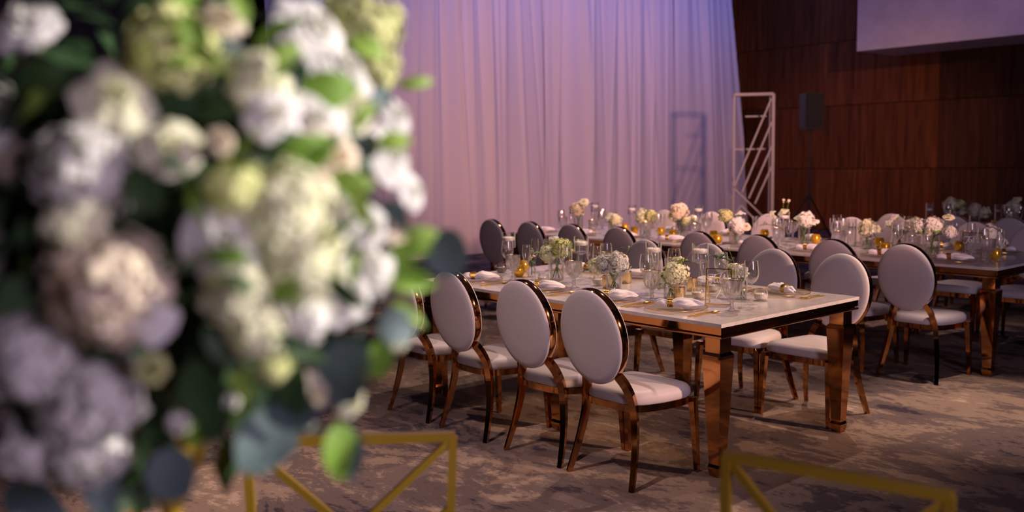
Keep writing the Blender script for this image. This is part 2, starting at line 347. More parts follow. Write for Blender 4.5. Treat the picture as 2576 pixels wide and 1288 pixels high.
# ------------------------------------------------------------------ dining chair
def make_chair(label):
    t = thing('dining_chair', label, 'chair')
    # seat outline, rear narrow, front wide
    def outline(sc, n=36):
        pts = []
        for i in range(n):
            a = 2*math.pi*i/n; c_, s_ = math.cos(a), math.sin(a)
            e = .42; x = math.copysign(abs(c_)**e, c_); yy = math.copysign(abs(s_)**e, s_)
            y = .025+yy*.205; hw = .160+(.235-.160)*(yy+1)/2
            pts.append((x*hw*sc, .025+(y-.025)*sc))
        return pts
    def sag(y): return -.010*math.sin(math.pi*max(0, min(1, (y+.18)/.41)))
    b = MB(); rings = []
    for sc, z in ((.97, .385), (1.0, .392), (1.012, .405), (1.0, .424), (.95, .440), (.85, .449), (.6, .455), (.25, .457)):
        rings.append([(x, y, z+sag(y)*(1 if z < .43 else .8)) for x, y in outline(sc)])
    b.skin(rings); b.build('seat', M['fabric'], t, smooth='all')
    b = MB(); o1, o2 = outline(.985), outline(.9)
    rings = [[(x, y, .386+sag(y)) for x, y in o1], [(x, y, .352+sag(y)) for x, y in o1], [(x, y, .352+sag(y)) for x, y in o2], [(x, y, .386+sag(y)) for x, y in o2]]
    b.skin(rings, closed=True); b.build('seat_frame', M['rose_gold'], t)
    # oval back, tilted
    T = Matrix.Translation((0, -.262, .711)) @ Matrix.Rotation(R(9), 4, 'X')
    A, B = .2, .234; N = 56
    def ring(ra, rb, tt): return [T @ Vector((ra*math.cos(2*math.pi*i/N), tt, rb*math.sin(2*math.pi*i/N))) for i in range(N)]
    b = MB(); b.skin([ring(A-.003, B-.003, -.021), ring(A-.0006, B-.0006, -.011), ring(A, B, 0), ring(A-.0006, B-.0006, .011), ring(A-.003, B-.003, .021), ring(A-.012, B-.012, .019), ring(A-.012, B-.012, -.019)], closed=True); b.build('back_rim', M['rose_gold'], t)
    for sgn in (-1, 1):
        b = MB(); rings = []
        for d, tt in ((.004, .012), (.003, .021), (.007, .028), (.016, .034), (.04, .039), (.09, .043), (.15, .045), (.19, .0455)):
            rr = ring(A-d, B-d*B/A if d > .05 else B-d, sgn*tt); rings.append(rr if sgn < 0 else rr[::-1])
        b.skin(rings); b.build('back_cushion', M['fabric'], t, smooth='all')
    for s in (-1, 1):
        P = spline([(s*.207, -.232, 0), (s*.186, -.185, .15), (s*.163, -.158, .30), (s*.150, -.160, .40), (s*.128, -.180, .475), (s*.100, -.212, .535)], 4)
        nP = len(P); b = MB(); b.bar(P, (s*.92, .4, 0), [(.024+.010*min(1, i/(nP-1)*1.6), .022+.016*math.sin(math.pi*min(1, i/(nP-1)*1.0)*.75)) for i in range(nP)]); b.build('leg', M['rose_gold'], t)
        b = MB(); b.bar([(s*.228, .222, 0), (s*.221, .214, .2), (s*.213, .205, .375)], (1, 0, 0), [(.022, .022), (.029, .029), (.034, .034)]); b.build('leg', M['rose_gold'], t)
    b = MB(); b.bar([(-.15, -.158, .37), (0, -.172, .37), (.15, -.158, .37)], (0, 0, 1), (.03, .014)); b.build('rear_rail', M['rose_gold'], t)
    return t
ORD = ['first', 'second', 'third', 'fourth', 'fifth', 'sixth', 'seventh', 'eighth']
CH = []
for x, lb in zip((-.405, -.888, -1.47, -2.01), ('nearest', 'second', 'third', 'leftmost')):
    CH.append((x, -.172, 0, f'oval-backed ivory chair with rose gold frame, {lb} on the near side of the front table', 'chairs on the near side of the front table'))
for x, lb in zip((-.357, -.840, -1.40, -1.935), ('first from the right', 'second from the right', 'third from the right', 'fourth from the right')):
    CH.append((x, 1.44 if -1.5 < x < -1.3 else 1.392, math.pi, f'oval-backed ivory chair facing camera on far side of front table, {lb}', 'chairs on the far side of the front table'))
for i, x in enumerate((-.40, -.93, -1.56, -2.13, -3.0, -3.59, -4.17, -4.75)):
    CH.append((x, 2.822, 0, f'oval-backed ivory chair, {ORD[i]} from the right along near side of second row', 'chairs on the near side of the second row'))
for i, x in enumerate((-.42, -.91, -1.46, -2.05, -2.97, -3.69, -4.35)):
    CH.append((x, 4.475, math.pi, f'oval-backed ivory chair, {ORD[i]} from the right along far side of second row', 'chairs on the far side of the second row'))
for i, x in enumerate((-.40, -.93, -1.45, -2.06)):
    CH.append((x, 5.85, 0, f'oval-backed ivory chair, {ORD[i]} from the right at the near side of back table', 'chairs on the near side of the back table'))
c0 = make_chair(CH[0][3]); freeze()
for i, (x, y, rz, lb, gp) in enumerate(CH):
    rz += R(rnd.uniform(-.8, .8))
    if i == 0: c0.location = (x, y, 0); c0.rotation_euler = (0, 0, 0); c0['group'] = gp
    else: dup(c0, (x, y, 0), rz, lb, gp)

# ------------------------------------------------------------------ banquet table
def make_table(label):
    t = thing('banquet_table', label, 'table'); L, W = 2.44, 1.235
    def rect(i, z): return [(-i, i, z), (-i, W-i, z), (-L+i, W-i, z), (-L+i, i, z)]
    b = MB(); b.skin([rect(.001, .742), rect(0, .743), rect(0, .759), rect(.001, .76)]); b.build('tabletop', M['marble'], t)
    b = MB(); b.skin([rect(.004, .742), rect(.004, .708), rect(.05, .708), rect(.05, .742)], closed=True); b.build('apron', M['rose_gold'], t)
    b = MB(); b.skin([rect(.016, .709), rect(.016, .702), rect(.05, .702), rect(.05, .709)], closed=True); b.build('groove', M['rose_gold'], t)
    b = MB(); b.skin([rect(.004+.0075-.0105*math.sin(a), .6945+.0085*math.cos(a)) for a in [R(q) for q in range(0, 181, 30)]]+[rect(.06, .686), rect(.06, .703)], closed=True); b.build('moulding', M['rose_gold'], t)
    for x in (-.07, -1.178, -L+.07):
        for y in (.07, W-.07):
            b = MB(); b.square([(.043, .69), (.043, .612), (.0535, .598), (.0535, .584), (.029, .062), (.033, .046), (.033, .036), (.026, 0)], (x, y)); b.build('leg', M['rose_gold'], t, smooth=False)
    return t
TB = [(0, 0, 'rose gold table with white marble top nearest the camera, two rows of chairs'),
      (0, 3.03, 'marble-topped rose gold table in the second row, right half, behind the front table'),
      (-2.6, 3.03, 'marble-topped rose gold table in the second row, left half, before the drape'),
      (0, 6.06, 'marble-topped rose gold table in the back row by the wood wall')]
t0 = make_table(TB[0][2]); freeze()
for i, (x, y, lb) in enumerate(TB):
    if i: dup(t0, (x, y, 0), 0, lb, 'rose gold banquet tables')
    else: t0['group'] = 'rose gold banquet tables'
TZ = .7602

# ------------------------------------------------------------------ tableware prototypes (hidden spots are filled by copies)
def P_goblet():
    t = thing('crystal_goblet', '', 'glass')
    b = MB(); pr = [(.001, .003), (.036, .004), (.036, .007), (.018, .012), (.009, .022), (.013, .030), (.008, .040), (.012, .052), (.009, .060), (.020, .070, .06), (.036, .085, .07), (.044, .110, .06), (.047, .140, .045), (.048, .158, .01), (.048, .166)]
    b.lathe(pr+[(.0465, .166), (.0455, .14), (.042, .11), (.034, .09), (.015, .076), (.001, .074)], 48, flute=16); b.build('bowl', M['crystal'], t)
    b = MB(); b.lathe([(.0484, .164), (.0488, .1665), (.0465, .1668), (.0462, .164)], 32); b.build('rim', M['mercury'], t)
    return t
def lath(prof, n=24):
    b = MB(); b.lathe(prof, n); return b
def P_wine():
    t = thing('wine_glass', '', 'glass')
    lath([(.001, .002), (.036, .003), (.034, .006), (.008, .010), (.0042, .02), (.0038, .10), (.006, .112), (.024, .124), (.037, .145), (.041, .170), (.039, .20), (.034, .235), (.0332, .235), (.038, .20), (.04, .17), (.036, .147), (.022, .127), (.001, .117)]).build('bowl', M['glass'], t)
    return t
def P_flute():
    t = thing('champagne_flute', '', 'glass')
    lath([(.001, .002), (.031, .003), (.029, .006), (.007, .010), (.004, .02), (.0038, .085), (.009, .10), (.019, .125), (.0255, .165), (.026, .20), (.0235, .232), (.0227, .232), (.025, .20), (.0245, .165), (.017, .127), (.001, .103)]).build('bowl', M['glass'], t)
    return t
def P_holder():
    t = thing('floating_candle_holder', '', 'candle holder')
    lath([(.001, .003), (.045, .004), (.043, .009), (.014, .014), (.0075, .03), (.0065, .15), (.008, .170), (.020, .177), (.045, .183), (.0465, .19), (.0465, .288), (.0445, .288), (.0445, .192), (.001, .187)], 32).build('glass_cup', M['glass'], t)
    lath([(.001, .192), (.044, .193), (.044, .240), (.001, .240)], 32).build('water', M['water'], t)
    k = lath([(.001, .230), (.036, .231), (.041, .238), (.041, .251), (.036, .256), (.001, .2555)], 28).build('candle', M['wax'], t)
    b = MB(); b.tube([(0, 0, .253), (.001, 0, .263)], .001, 6); b.build('wick', M['black'], k)
    return t
def P_tall():
    t = thing('cylinder_candle_vase', '', 'candle holder')
    lath([(.001, .002), (.038, .002), (.038, .23), (.036, .23), (.036, .006), (.001, .006)], 32).build('glass_cup', M['glass'], t)
    lath([(.001, .007), (.0355, .007), (.0355, .155), (.001, .155)], 28).build('water', M['water'], t)
    k = lath([(.001, .148), (.030, .149), (.034, .155), (.034, .168), (.030, .172), (.001, .1715)], 24).build('candle', M['wax'], t)
    b = MB(); b.tube([(0, 0, .17), (.001, 0, .18)], .001, 6); b.build('wick', M['black'], k)
    return t
def P_votive():
    t = thing('gold_votive', '', 'votive')
    lath([(.001, .001), (.030, .002), (.0315, .005), (.0335, .075), (.0322, .075), (.030, .006), (.001, .006)], 28).build('cup', M['mercury'], t)
    lath([(.001, .01), (.0285, .01), (.0295, .03), (.001, .03)], 20).build('candle', M['wax'], t)
    return t
def P_amber():
    t = thing('amber_votive', '', 'votive')
    lath([(.001, .001), (.022, .002), (.034, .014), (.041, .036), (.040, .056), (.031, .078), (.030, .078), (.0385, .056), (.0395, .036), (.032, .016), (.001, .005)], 28).build('cup', M['amber'], t)
    lath([(.001, .008), (.025, .012), (.025, .026), (.001, .026)], 20).build('candle', M['wax'], t)
    return t
def P_jar(gl='glass'):
    t = thing('votive_jar', '', 'candle')
    lath([(.001, .001), (.026, .002), (.034, .010), (.0375, .028), (.036, .046), (.031, .060), (.030, .060), (.035, .046), (.0365, .028), (.033, .012), (.001, .004)], 28).build('jar', M[gl], t)
    lath([(.001, .005), (.031, .011), (.0355, .026), (.035, .038), (.001, .039)], 24).build('candle', M['sand'], t)
    return t
def P_plate():
    t = thing('charger_plate', '', 'plate')
    lath([(.001, .003), (.105, .003), (.118, .008), (.160, .013), (.160, .0155), (.117, .011), (.104, .006), (.001, .006)], 48).build('dish', M['charger'], t)
    lath([(.1585, .0125), (.1625, .0128), (.1625, .0162), (.1585, .0162), (.1585, .0125)], 48).build('rim', M['gold'], t)
    return t
def P_napkin(seed):
    q = random.Random(seed); t = thing('napkin', '', 'napkin'); b = MB(); rings = []
    prof = [(-.115, .006, .010), (-.105, .016, .016), (-.085, .025, .023), (-.065, .027, .024), (-.048, .022, .021), (-.036, .018, .018), (-.022, .021, .019), (0, .033, .025), (.025, .043, .030), (.05, .047, .030), (.075, .043, .024), (.10, .034, .016), (.12, .022, .010), (.132, .008, .004)]
    ph = [q.uniform(0, 6.28) for _ in range(4)]
    for i, (x, ry, rz_) in enumerate(prof):
        rg = []
        for j in range(28):
            a = 2*math.pi*j/28; amp = .20 if x > -.02 else (.05 if -.05 < x else .12)
            k = 1+amp*(.6*math.sin(5*a+ph[0]+x*26)+.5*math.sin(9*a+ph[1]-x*40)+.4*math.sin(3*a+ph[2]+x*60))
            z = max(0, .016+rz_*.85*math.sin(a)*k+.004*math.sin(x*70+ph[3])+(rz_-.012)*.3)
            rg.append((x+.006*math.sin(4*a+ph[1]), ry*math.cos(a)*k+.01*math.sin(x*16+ph[2]), z))
        rings.append(rg)
    b.skin(rings); b.build('cloth', M['napkin'], t, smooth='all')
    rg = MB()
    for k in range(4):
        x = -.0475+k*.0075
        rg.tube([(x, .024*math.cos(2*math.pi*j/24)+.01*math.sin(x*16+ph[2]), .022+.023*math.sin(2*math.pi*j/24)) for j in range(24)], .0036, 6, closed=True)
    rg.build('napkin_ring', M['gold'], t)
    return t
def P_fork():
    t = thing('fork', '', 'fork'); b = MB()
    b.bar([(0, -.1, .003), (0, -.03, .006), (0, .035, .004), (0, .05, .005)], (1, 0, 0), [(.011, .003), (.006, .003), (.007, .003), (.020, .0025)])
    b.build('handle', M['gold'], t)
    for k in range(4):
        b = MB(); b.bar([((k-1.5)*.006, .049, .005), ((k-1.5)*.006, .075, .009), ((k-1.5)*.0055, .098, .005)], (1, 0, 0), [(.0032, .002), (.003, .002), (.002, .0015)]); b.build('tine', M['gold'], t)
    return t
def P_knife():
    t = thing('knife', '', 'knife'); b = MB()
    b.bar([(0, -.11, .003), (0, -.04, .0045), (0, .0, .004)], (1, 0, 0), [(.011, .004), (.009, .005), (.010, .004)]); b.build('handle', M['gold'], t)
    b = MB(); b.bar([(0, 0, .003), (.001, .04, .003), (.002, .09, .003), (-.004, .112, .003)], (1, 0, 0), [(.012, .002), (.018, .0016), (.015, .0014), (.003, .001)]); b.build('blade', M['gold'], t)
    return t
def P_spoon():
    t = thing('spoon', '', 'spoon'); b = MB()
    b.bar([(0, -.1, .003), (0, -.02, .006), (0, .048, .004)], (1, 0, 0), [(.011, .003), (.006, .003), (.006, .003)]); b.build('handle', M['gold'], t)
    b = MB(); b.skin([[(.019*s*math.cos(a), .068+.027*s*math.sin(a), z) for a in [2*math.pi*i/20 for i in range(20)]] for s, z in ((.3, .0015), (.7, .003), (.98, .007), (1, .0085), (.9, .007), (.6, .0045), (.2, .003))]); b.build('bowl', M['gold'], t)
    return t

# flowers -----------------------------------------------------------------
def fib(n, cap=1.0):
    out = []
    for i in range(n):
        z = 1-(i+.5)/n*2*cap if cap < 1 else 1-(i+.5)/n*2
        r_ = math.sqrt(max(0, 1-z*z)); a = i*2.399963; out.append(Vector((r_*math.cos(a), r_*math.sin(a), z)))
    return out
def hydrangea_mesh(seed, n=120, fl=.225):       # unit radius head of four-petalled florets, +Z outward
    q = random.Random(seed); b = MB()
    rings = []
    for k in range(7):
        th = math.pi*k/6; rings.append([(.74*math.sin(th)*math.cos(2*math.pi*j/12)+1e-4*j, .74*math.sin(th)*math.sin(2*math.pi*j/12), .74*math.cos(th)) for j in range(12)])
    b.skin(rings, tint=.75)
    for d in fib(n, .86):
        d = (d+Vector((q.uniform(-.12, .12), q.uniform(-.12, .12), q.uniform(-.12, .12)))).normalized()
        rr = q.uniform(.84, 1.02)*(1+.09*math.sin(d.x*5+seed*2)+.08*math.sin(d.y*6+seed)+.06*math.sin(d.z*7)); nrm = (d+Vector((q.uniform(-.35, .35), q.uniform(-.35, .35), q.uniform(-.35, .35)))).normalized()
        e1 = nrm.orthogonal().normalized(); e2 = nrm.cross(e1); a0 = q.uniform(0, 6.28); tn = q.uniform(0, .35)
        for k in range(4):
            a = a0+k*math.pi/2; f_ = e1*math.cos(a)+e2*math.sin(a); s_ = -e1*math.sin(a)+e2*math.cos(a); s = fl*q.uniform(.85, 1.15); vs = []
            for (u, wv, h) in ((0, .08, -.05), (.45, .42, .06), (.85, .40, .05), (1.0, .12, -.06)):
                for sg in (-1, 0, 1): vs.append(d*rr+(f_*u+s_*wv*sg)*s+nrm*(h+(.07 if sg == 0 else 0))*s)
            b.add(vs, [(i*3+j, i*3+j+1, (i+1)*3+j+1, (i+1)*3+j) for i in range(3) for j in range(2)], [tn*.5+.10]*3+[tn*.2]*9)
    return b.mesh('hydrangea_head', smooth='all', tint=True)
def rose_mesh(seed, openness=1.0, layers=6):   # unit radius, opens to +Z
    q = random.Random(seed); b = MB()
    for L in range(layers):
        f_ = L/(layers-1); n = 3+min(L, 3); base_r = .06+.10*f_; tip_r = .16+(.92*openness)*f_**1.2; hgt = .78-.52*f_*openness; a0 = q.uniform(0, 6.28)
        for k in range(n):
            a = a0+2*math.pi*k/n+q.uniform(-.15, .15); half = (1.25*math.pi/n)*q.uniform(.9, 1.1); vs = []; tt = []; nu, nv = 6, 6
            for i in range(nv+1):
                v_ = i/nv; rr = base_r+(tip_r-base_r)*v_**1.25; z = -.35+(hgt+.35)*math.sin(v_*math.pi/2*(1.0+.28*f_))-(.12*f_*v_**4)
                for j in range(nu+1):
                    u_ = j/nu*2-1; wv = half*(math.sin(math.pi*(.18+.62*v_)))**.6
                    rad = rr*(1-.06*abs(u_)**2)+.03*math.sin(u_*5+k)*v_*f_
                    vs.append((rad*math.cos(a+u_*wv), rad*math.sin(a+u_*wv), z-.10*abs(u_)**3*v_+.03*math.sin(u_*4+k+L)*v_))
                    tt.append(max(0, .75-1.3*v_)*(1 if f_ > .2 else .9)+.12*(1-f_))
            b.add(vs, [(i*(nu+1)+j, i*(nu+1)+j+1, (i+1)*(nu+1)+j+1, (i+1)*(nu+1)+j) for i in range(nv) for j in range(nu)], tt)
    return b.mesh('rose_bloom', smooth='all', tint=True)
def leaf_mesh(kind, seed):                     # unit length along +X, normal +Z
    q = random.Random(seed); b = MB(); n = 9; vs = []
    for i in range(n):
        u = i/(n-1)
        wd = {'euc': .44*math.sqrt(max(0, 1-(2*u-1)**2))**.9, 'oval': .30*math.sin(math.pi*u**.85)**.8, 'lance': .17*math.sin(math.pi*u**.8)**.9}[kind]
        bend = .12*math.sin(u*2.4)-.16*u*u*q.uniform(.6, 1.4)
        for s in (-1, -.5, 0, .5, 1): vs.append((u, wd*s, bend+.10*abs(s)*wd*2+.015*math.sin(u*9+s*3)))
    fs = [(i*5+j, i*5+j+1, (i+1)*5+j+1, (i+1)*5+j) for i in range(n-1) for j in range(4)]
    b.add(vs, fs); b.tube([(u, 0, .12*math.sin(u*2.4)-.16*u*u-.004) for u in (-.18, 0, .3, .6, .9)], [.012, .012, .009, .006, .003], 5)
    return b.mesh(kind+'_leaf', smooth='all')
HY = [hydrangea_mesh(s) for s in range(3)]; RO = [rose_mesh(10, .75), rose_mesh(11, 1.05), rose_mesh(12, .9)]; BU = rose_mesh(20, .25, 4)
LF = {k: [leaf_mesh(k, s) for s in range(2)] for k in ('euc', 'oval', 'lance')}
def coloured(me, key, mm={}):
    k = (me.name, key)
    if k not in mm: c = me.copy(); c.materials.clear(); c.materials.append(M[key]); mm[k] = c
    return mm[k]
def facing(d, spin=0): return Vector(d).to_track_quat('Z', 'Y') @ Matrix.Rotation(spin, 4, 'Z').to_quaternion()
def along(d, nrm):
    d = Vector(d).normalized(); nrm = Vector(nrm); nrm = (nrm-d*nrm.dot(d)).normalized(); y = nrm.cross(d)
    return Matrix((d, y, nrm)).transposed().to_quaternion()
def arrangement(label, loc, heads, vr=.045, vh=.11, leaves=4, group='flower vases on the tables', seed=1, bottle=False):
    """heads: (kind, colour, radius, dx, dy, z)"""
    q = random.Random(seed); loc = (*free(loc[0], loc[1], vr+.002, max(math.hypot(h[3], h[4])+h[2]*.9 for h in heads)+.018), loc[2])
    t = thing('flower_vase', label, 'flower vase', loc, q.uniform(0, 6.28) if False else 0, group)
    if bottle: lath([(.001, .001), (vr, .002), (vr*1.02, vh*.45), (vr*.4, vh*.75), (vr*.42, vh), (vr*.36, vh), (vr*.34, vh*.76), (vr*.92, vh*.44), (vr*.92, .005), (.001, .005)]).build('vase', M['glass'], t)
    else:
        lath([(.001, .001), (vr, .002), (vr, vh), (vr-.002, vh), (vr-.0025, .006), (.001, .006)]).build('vase', M['glass'], t)
        lath([(.001, .007), (vr-.003, .007), (vr-.003, vh*.72), (.001, vh*.72)]).build('water', M['water'], t)
    for (kind, c, r_, dx, dy, z) in heads:
        me = {'h': HY[q.randrange(3)], 'r': RO[q.randrange(3)], 'b': BU}[kind]
        nm = {'h': 'hydrangea', 'r': 'rose', 'b': 'bud'}[kind]
        d = Vector((dx*3+q.uniform(-.25, .25), dy*3-.35+q.uniform(-.2, .2), .55))
        put(nm, coloured(me, c), M[c], t, (dx, dy, z), facing(d, q.uniform(0, 6)), r_)
        b = MB(); k = min(1, vr*.5/max(.001, math.hypot(dx, dy))) if math.hypot(dx, dy) > .001 else 0
        b.tube(spline([(dx, dy, z-r_*.3), (dx*k, dy*k, vh*.95), (-dx*k*.7, -dy*k*.7, .012)], 3), .0028 if kind != 'b' else .0018, 6); b.build('stem', M['stem'], t)
    for k in range(0 if bottle else 5):
        a = k*1.26+q.uniform(0, .5); b = MB(); b.tube([(vr*.75*math.cos(a), vr*.75*math.sin(a), vh+.01), (vr*.2*math.cos(a+2.6), vr*.2*math.sin(a+2.6), vh*.5), (vr*.72*math.cos(a+2.9), vr*.72*math.sin(a+2.9), .012)], .0026, 6); b.build('stem', M['stem'], t)
    for k in range(3 if not bottle else 0):
        a = q.uniform(0, 6.28); rr = vr*.9; c = heads[k % len(heads)][1]; r_ = q.uniform(.026, .036)
        put('rose', coloured(RO[k], c), M[c], t, (rr*math.cos(a), rr*math.sin(a), vh+.022), facing((math.cos(a), math.sin(a), .6), a), r_)
    for k in range(0 if bottle else 6):
        a = k*1.05+q.uniform(0, .6); mk = ('l_dark', 'l_bright')[k % 2]; d = Vector((math.cos(a), math.sin(a), q.uniform(-.15, .45)))
        put('leaf', coloured(LF[('oval', 'lance')[k % 2]][0], mk), M[mk], t, d*vr*.5+Vector((0, 0, vh+.012)), along(d, (0, 0, 1)), q.uniform(.05, .075))
    for k in range(leaves):
        a = q.uniform(0, 6.28); h = heads[q.randrange(len(heads))]; lk = q.choice(['oval', 'lance', 'euc']); mk = q.choice(['l_dark', 'l_bright', 'l_dark'])
        d = Vector((math.cos(a), math.sin(a), q.uniform(-.2, .5)))
        put('leaf', coloured(LF[lk][q.randrange(2)], mk), M[mk], t, Vector((h[3], h[4], h[5]-h[2]*.45))+d*h[2]*.35, along(d, (0, 0, 1)), q.uniform(.05, .075))
    return t
# ------------------------------------------------------------------ place settings
protos = {}
def inst(key, maker, loc, rz, label, group):
    if key not in protos:
        t = protos[key] = maker(); t.location = loc; t.rotation_euler = (0, 0, rz); t['label'] = label; t['group'] = group
        KIDS[t.name] = [o for o in bpy.data.objects if o.parent == t]
        for c in KIDS[t.name]: KIDS[c.name] = [o for o in bpy.data.objects if o.parent == c]
        return t
    return dup(protos[key], loc, rz, label, group)
def setting(px, py, side, where, full=True, gob=None, win=None, flu=None, nap=35):
    s = 1 if side == 'near' else -1; f0 = 0 if s > 0 else math.pi
    def off(dx, dy): return (px+s*dx, py+s*dy, TZ)
    inst('plate', P_plate, (px, py, TZ), 0, f'gold-rimmed glass charger plate, {where}', 'charger plates')
    k = rnd.randrange(3)
    inst(f'napkin{k}', lambda: P_napkin(k), (px+.01, py, TZ+.0164), R(nap)+(0 if s > 0 else math.pi), f'white napkin in gold ring, {where}', 'napkins in gold rings')
    g = gob or off(.20, .12); g = free(g[0], g[1], .037, .049); inst('gob', P_goblet, (g[0], g[1], TZ), 0, f'short ribbed crystal goblet, {where}', 'ribbed crystal goblets')
    g = win or off(.13, .19); g = free(g[0], g[1], .037, .042); inst('wine', P_wine, (g[0], g[1], TZ), 0, f'plain wine glass with rounded bowl, {where}', 'wine glasses')
    g = flu or off(.235, .225); g = free(g[0], g[1], .032, .028); inst('flute', P_flute, (g[0], g[1], TZ), 0, f'slim champagne flute, {where}', 'champagne flutes')
    if full:
        inst('fork', P_fork, off(-.185, .0), f0, f'inner gold fork by the plate, {where}', 'gold forks')
        inst('fork', P_fork, off(-.212, .0), f0, f'outer gold fork, {where}', 'gold forks')
        inst('knife', P_knife, off(.185, -.02), f0, f'gold knife beside the plate, {where}', 'gold knives')
        inst('spoon', P_spoon, off(.213, -.02), f0, f'gold spoon outside the knife, {where}', 'gold spoons')
OCC = []
def free(x, y, lo, hi):
    for n_ in range(800):
        rr = .006*n_**.62; a = n_*2.4; X, Y = x+rr*math.cos(a), y+rr*math.sin(a)
        if all(math.hypot(X-ox, Y-oy) > (lo+ol if min(hi, oh) == 0 else max(lo+ol, hi+ol, lo+oh)) for ox, oy, ol, oh in OCC): break
    OCC.append((X, Y, lo, hi)); return X, Y
NEAR1 = [(-.435, .20), (-.885, .20), (-1.455, .20), (-2.08, .215)]; FAR1 = [(x, 1.02) for x in (-.357, -.840, -1.40, -1.935)]
NEAR2 = [(x, 3.23) for x in (-.40, -.93, -1.56, -2.13, -3.0, -3.59, -4.17, -4.75)]; FAR2 = [(x, 4.06) for x in (-.42, -.91, -1.46, -2.05, -2.97, -3.69, -4.35)]
NEAR3 = [(x, 6.27) for x in (-.40, -.93, -1.45, -2.06)]
for x, y in NEAR1+FAR1+NEAR2+FAR2+NEAR3: OCC.append((x, y, .168, 0))
def w3(a, b): p = onz(a, b, .76); return (p.x, p.y)
# ------------------------------------------------------------------ centre line of the front table
def spot(a, b, lo=.0, hi=0): p = onz(a, b, .76); x, y = free(p.x, p.y, lo, hi) if lo else (p.x, p.y); return (x, y, TZ)
arrangement('squat glass vase with lime-white hydrangea left of the gold votives', spot(1688, 750), [('h', 'p_mix', .068, .03, .0, .135), ('r', 'p_mix', .04, .0, .05, .20), ('b', 'p_green', .02, .06, .03, .215), ('h', 'p_mix', .05, -.045, -.02, .10)], .042, .10, 5, seed=3)
arrangement('glass vase with big pure white hydrangea, middle of front table', spot(1545, 735), [('h', 'p_white', .068, .025, .01, .165), ('h', 'p_white', .058, -.05, -.02, .16), ('h', 'p_mix', .05, -.115, -.03, .145), ('b', 'p_green', .014, .06, .06, .26)], .045, .115, 4, seed=4)
arrangement('flared glass vase with yellow-green hydrangea, left half of front table', spot(1402, 703), [('h', 'p_green', .068, .045, .0, .205), ('h', 'p_mix', .060, -.045, -.03, .17), ('r', 'p_white', .045, -.06, .02, .245), ('r', 'p_white', .032, -.07, .0, .21)], .046, .15, 6, seed=6)
arrangement('bud vase of dried cream blossoms left of the yellow-green hydrangea', spot(1338, 696), [('r', 'p_cream', .024, .0, .0, .16), ('r', 'p_cream', .022, -.02, .02, .13), ('b', 'p_cream', .016, .02, -.01, .185), ('r', 'p_cream', .02, .012, -.02, .12)], .03, .11, 2, seed=7, bottle=True)
arrangement('tall bud vase with a single white rosebud behind front table candles', spot(1455, 697), [('b', 'p_mix', .028, 0, 0, .235)], .022, .17, 3, seed=8, bottle=True)
arrangement('glass vase of small white roses behind the nearest goblet', spot(1864, 752), [('r', 'p_white', .032, .02, -.01, .155), ('r', 'p_white', .03, -.03, .0, .165), ('h', 'p_mix', .04, -.06, .02, .15), ('b', 'p_mix', .014, -.14, .03, .24), ('b', 'p_cream', .012, -.16, .0, .215), ('b', 'p_green', .014, -.12, .05, .265)], .034, .12, 5, seed=9)
for (a, b, lb) in ((1761, 738, 'tall stemmed glass candle holder by the table sign, floating candle inside'), (1588, 735, 'stemmed candle holder right of the big white hydrangea on front table'),
                   (1463, 708, 'stemmed candle holder right of the yellow-green hydrangea on front table'), (1281, 690, 'leftmost stemmed candle holder on the front table')):
    inst('holder', P_holder, spot(a, b, .046, .048), 0, lb, 'stemmed floating candle holders')
for (a, b, lb) in ((1709, 757, 'mercury gold votive cup behind the nearest napkin'), (1741, 731, 'mercury gold votive cup behind another, beside the tall candle holder'),
                   (1576, 712, 'mercury gold votive cup under the middle candle holder'), (1529, 724, 'small gold votive cup before the big white hydrangea')):
    inst('votive', P_votive, spot(a, b, .034), 0, lb, 'gold votive cups on the front table')
for (a, b, lb) in ((1914, 756, 'round wax-filled glass jar at the table end near the right napkin'), (1757, 752, 'wax-filled glass jar between gold votive and table sign'),
                   (1790, 731, 'wax-filled glass jar behind the table sign'), (1506, 718, 'wax-filled glass jar left of the small gold votive'),
                   (1543, 741, 'wax-filled glass jar behind the second near napkin'), (1368, 712, 'wax-filled glass jar before the yellow-green hydrangea vase')):
    inst('jar', P_jar, spot(a, b, .038), 0, lb, 'wax-filled glass jars on the front table')
inst('smoke', lambda: P_jar('frost'), spot(1262, 686, .038), 0, 'smoky glass votive jar at left end of front table', 'wax-filled glass jars on the front table')
for (a, b, lb) in ((1306, 696, 'amber votive right of the left goblet on front table'), (1316, 683, 'amber votive behind another at left of front table')):
    inst('amber', P_amber, spot(a, b, .042), 0, lb, 'amber votives')

# table number signs
STROKES = {'Table': [[(-.05, .012), (-.056, .022), (-.046, .034), (-.02, .033), (.0, .038), (.018, .042)], [(-.016, .036), (-.024, .018), (-.032, .0), (-.042, -.010), (-.054, -.006), (-.05, .004)],
                     [(-.006, .012), (-.014, .015), (-.021, .008), (-.019, -.002), (-.011, -.002), (-.005, .008), (-.005, .014), (-.006, .002), (.0, -.003), (.005, .003)],
                     [(.005, .003), (.012, .020), (.014, .034), (.009, .034), (.006, .016), (.006, .002), (.012, -.003), (.019, .002), (.019, .011), (.012, .012), (.007, .006)],
                     [(.019, .004), (.026, .020), (.029, .034), (.024, .034), (.021, .014), (.022, .0), (.028, -.003), (.033, .004)],
                     [(.033, .005), (.041, .008), (.044, .013), (.039, .015), (.035, .008), (.037, -.001), (.044, -.003), (.052, .004)]],
           '4': [[(.012, -.026), (-.012, -.058), (.022, -.058)], [(.014, -.022), (.004, -.075)]],
           '7': [[(-.014, -.026), (.018, -.026), (.012, -.040), (.002, -.058), (-.003, -.076)]]}
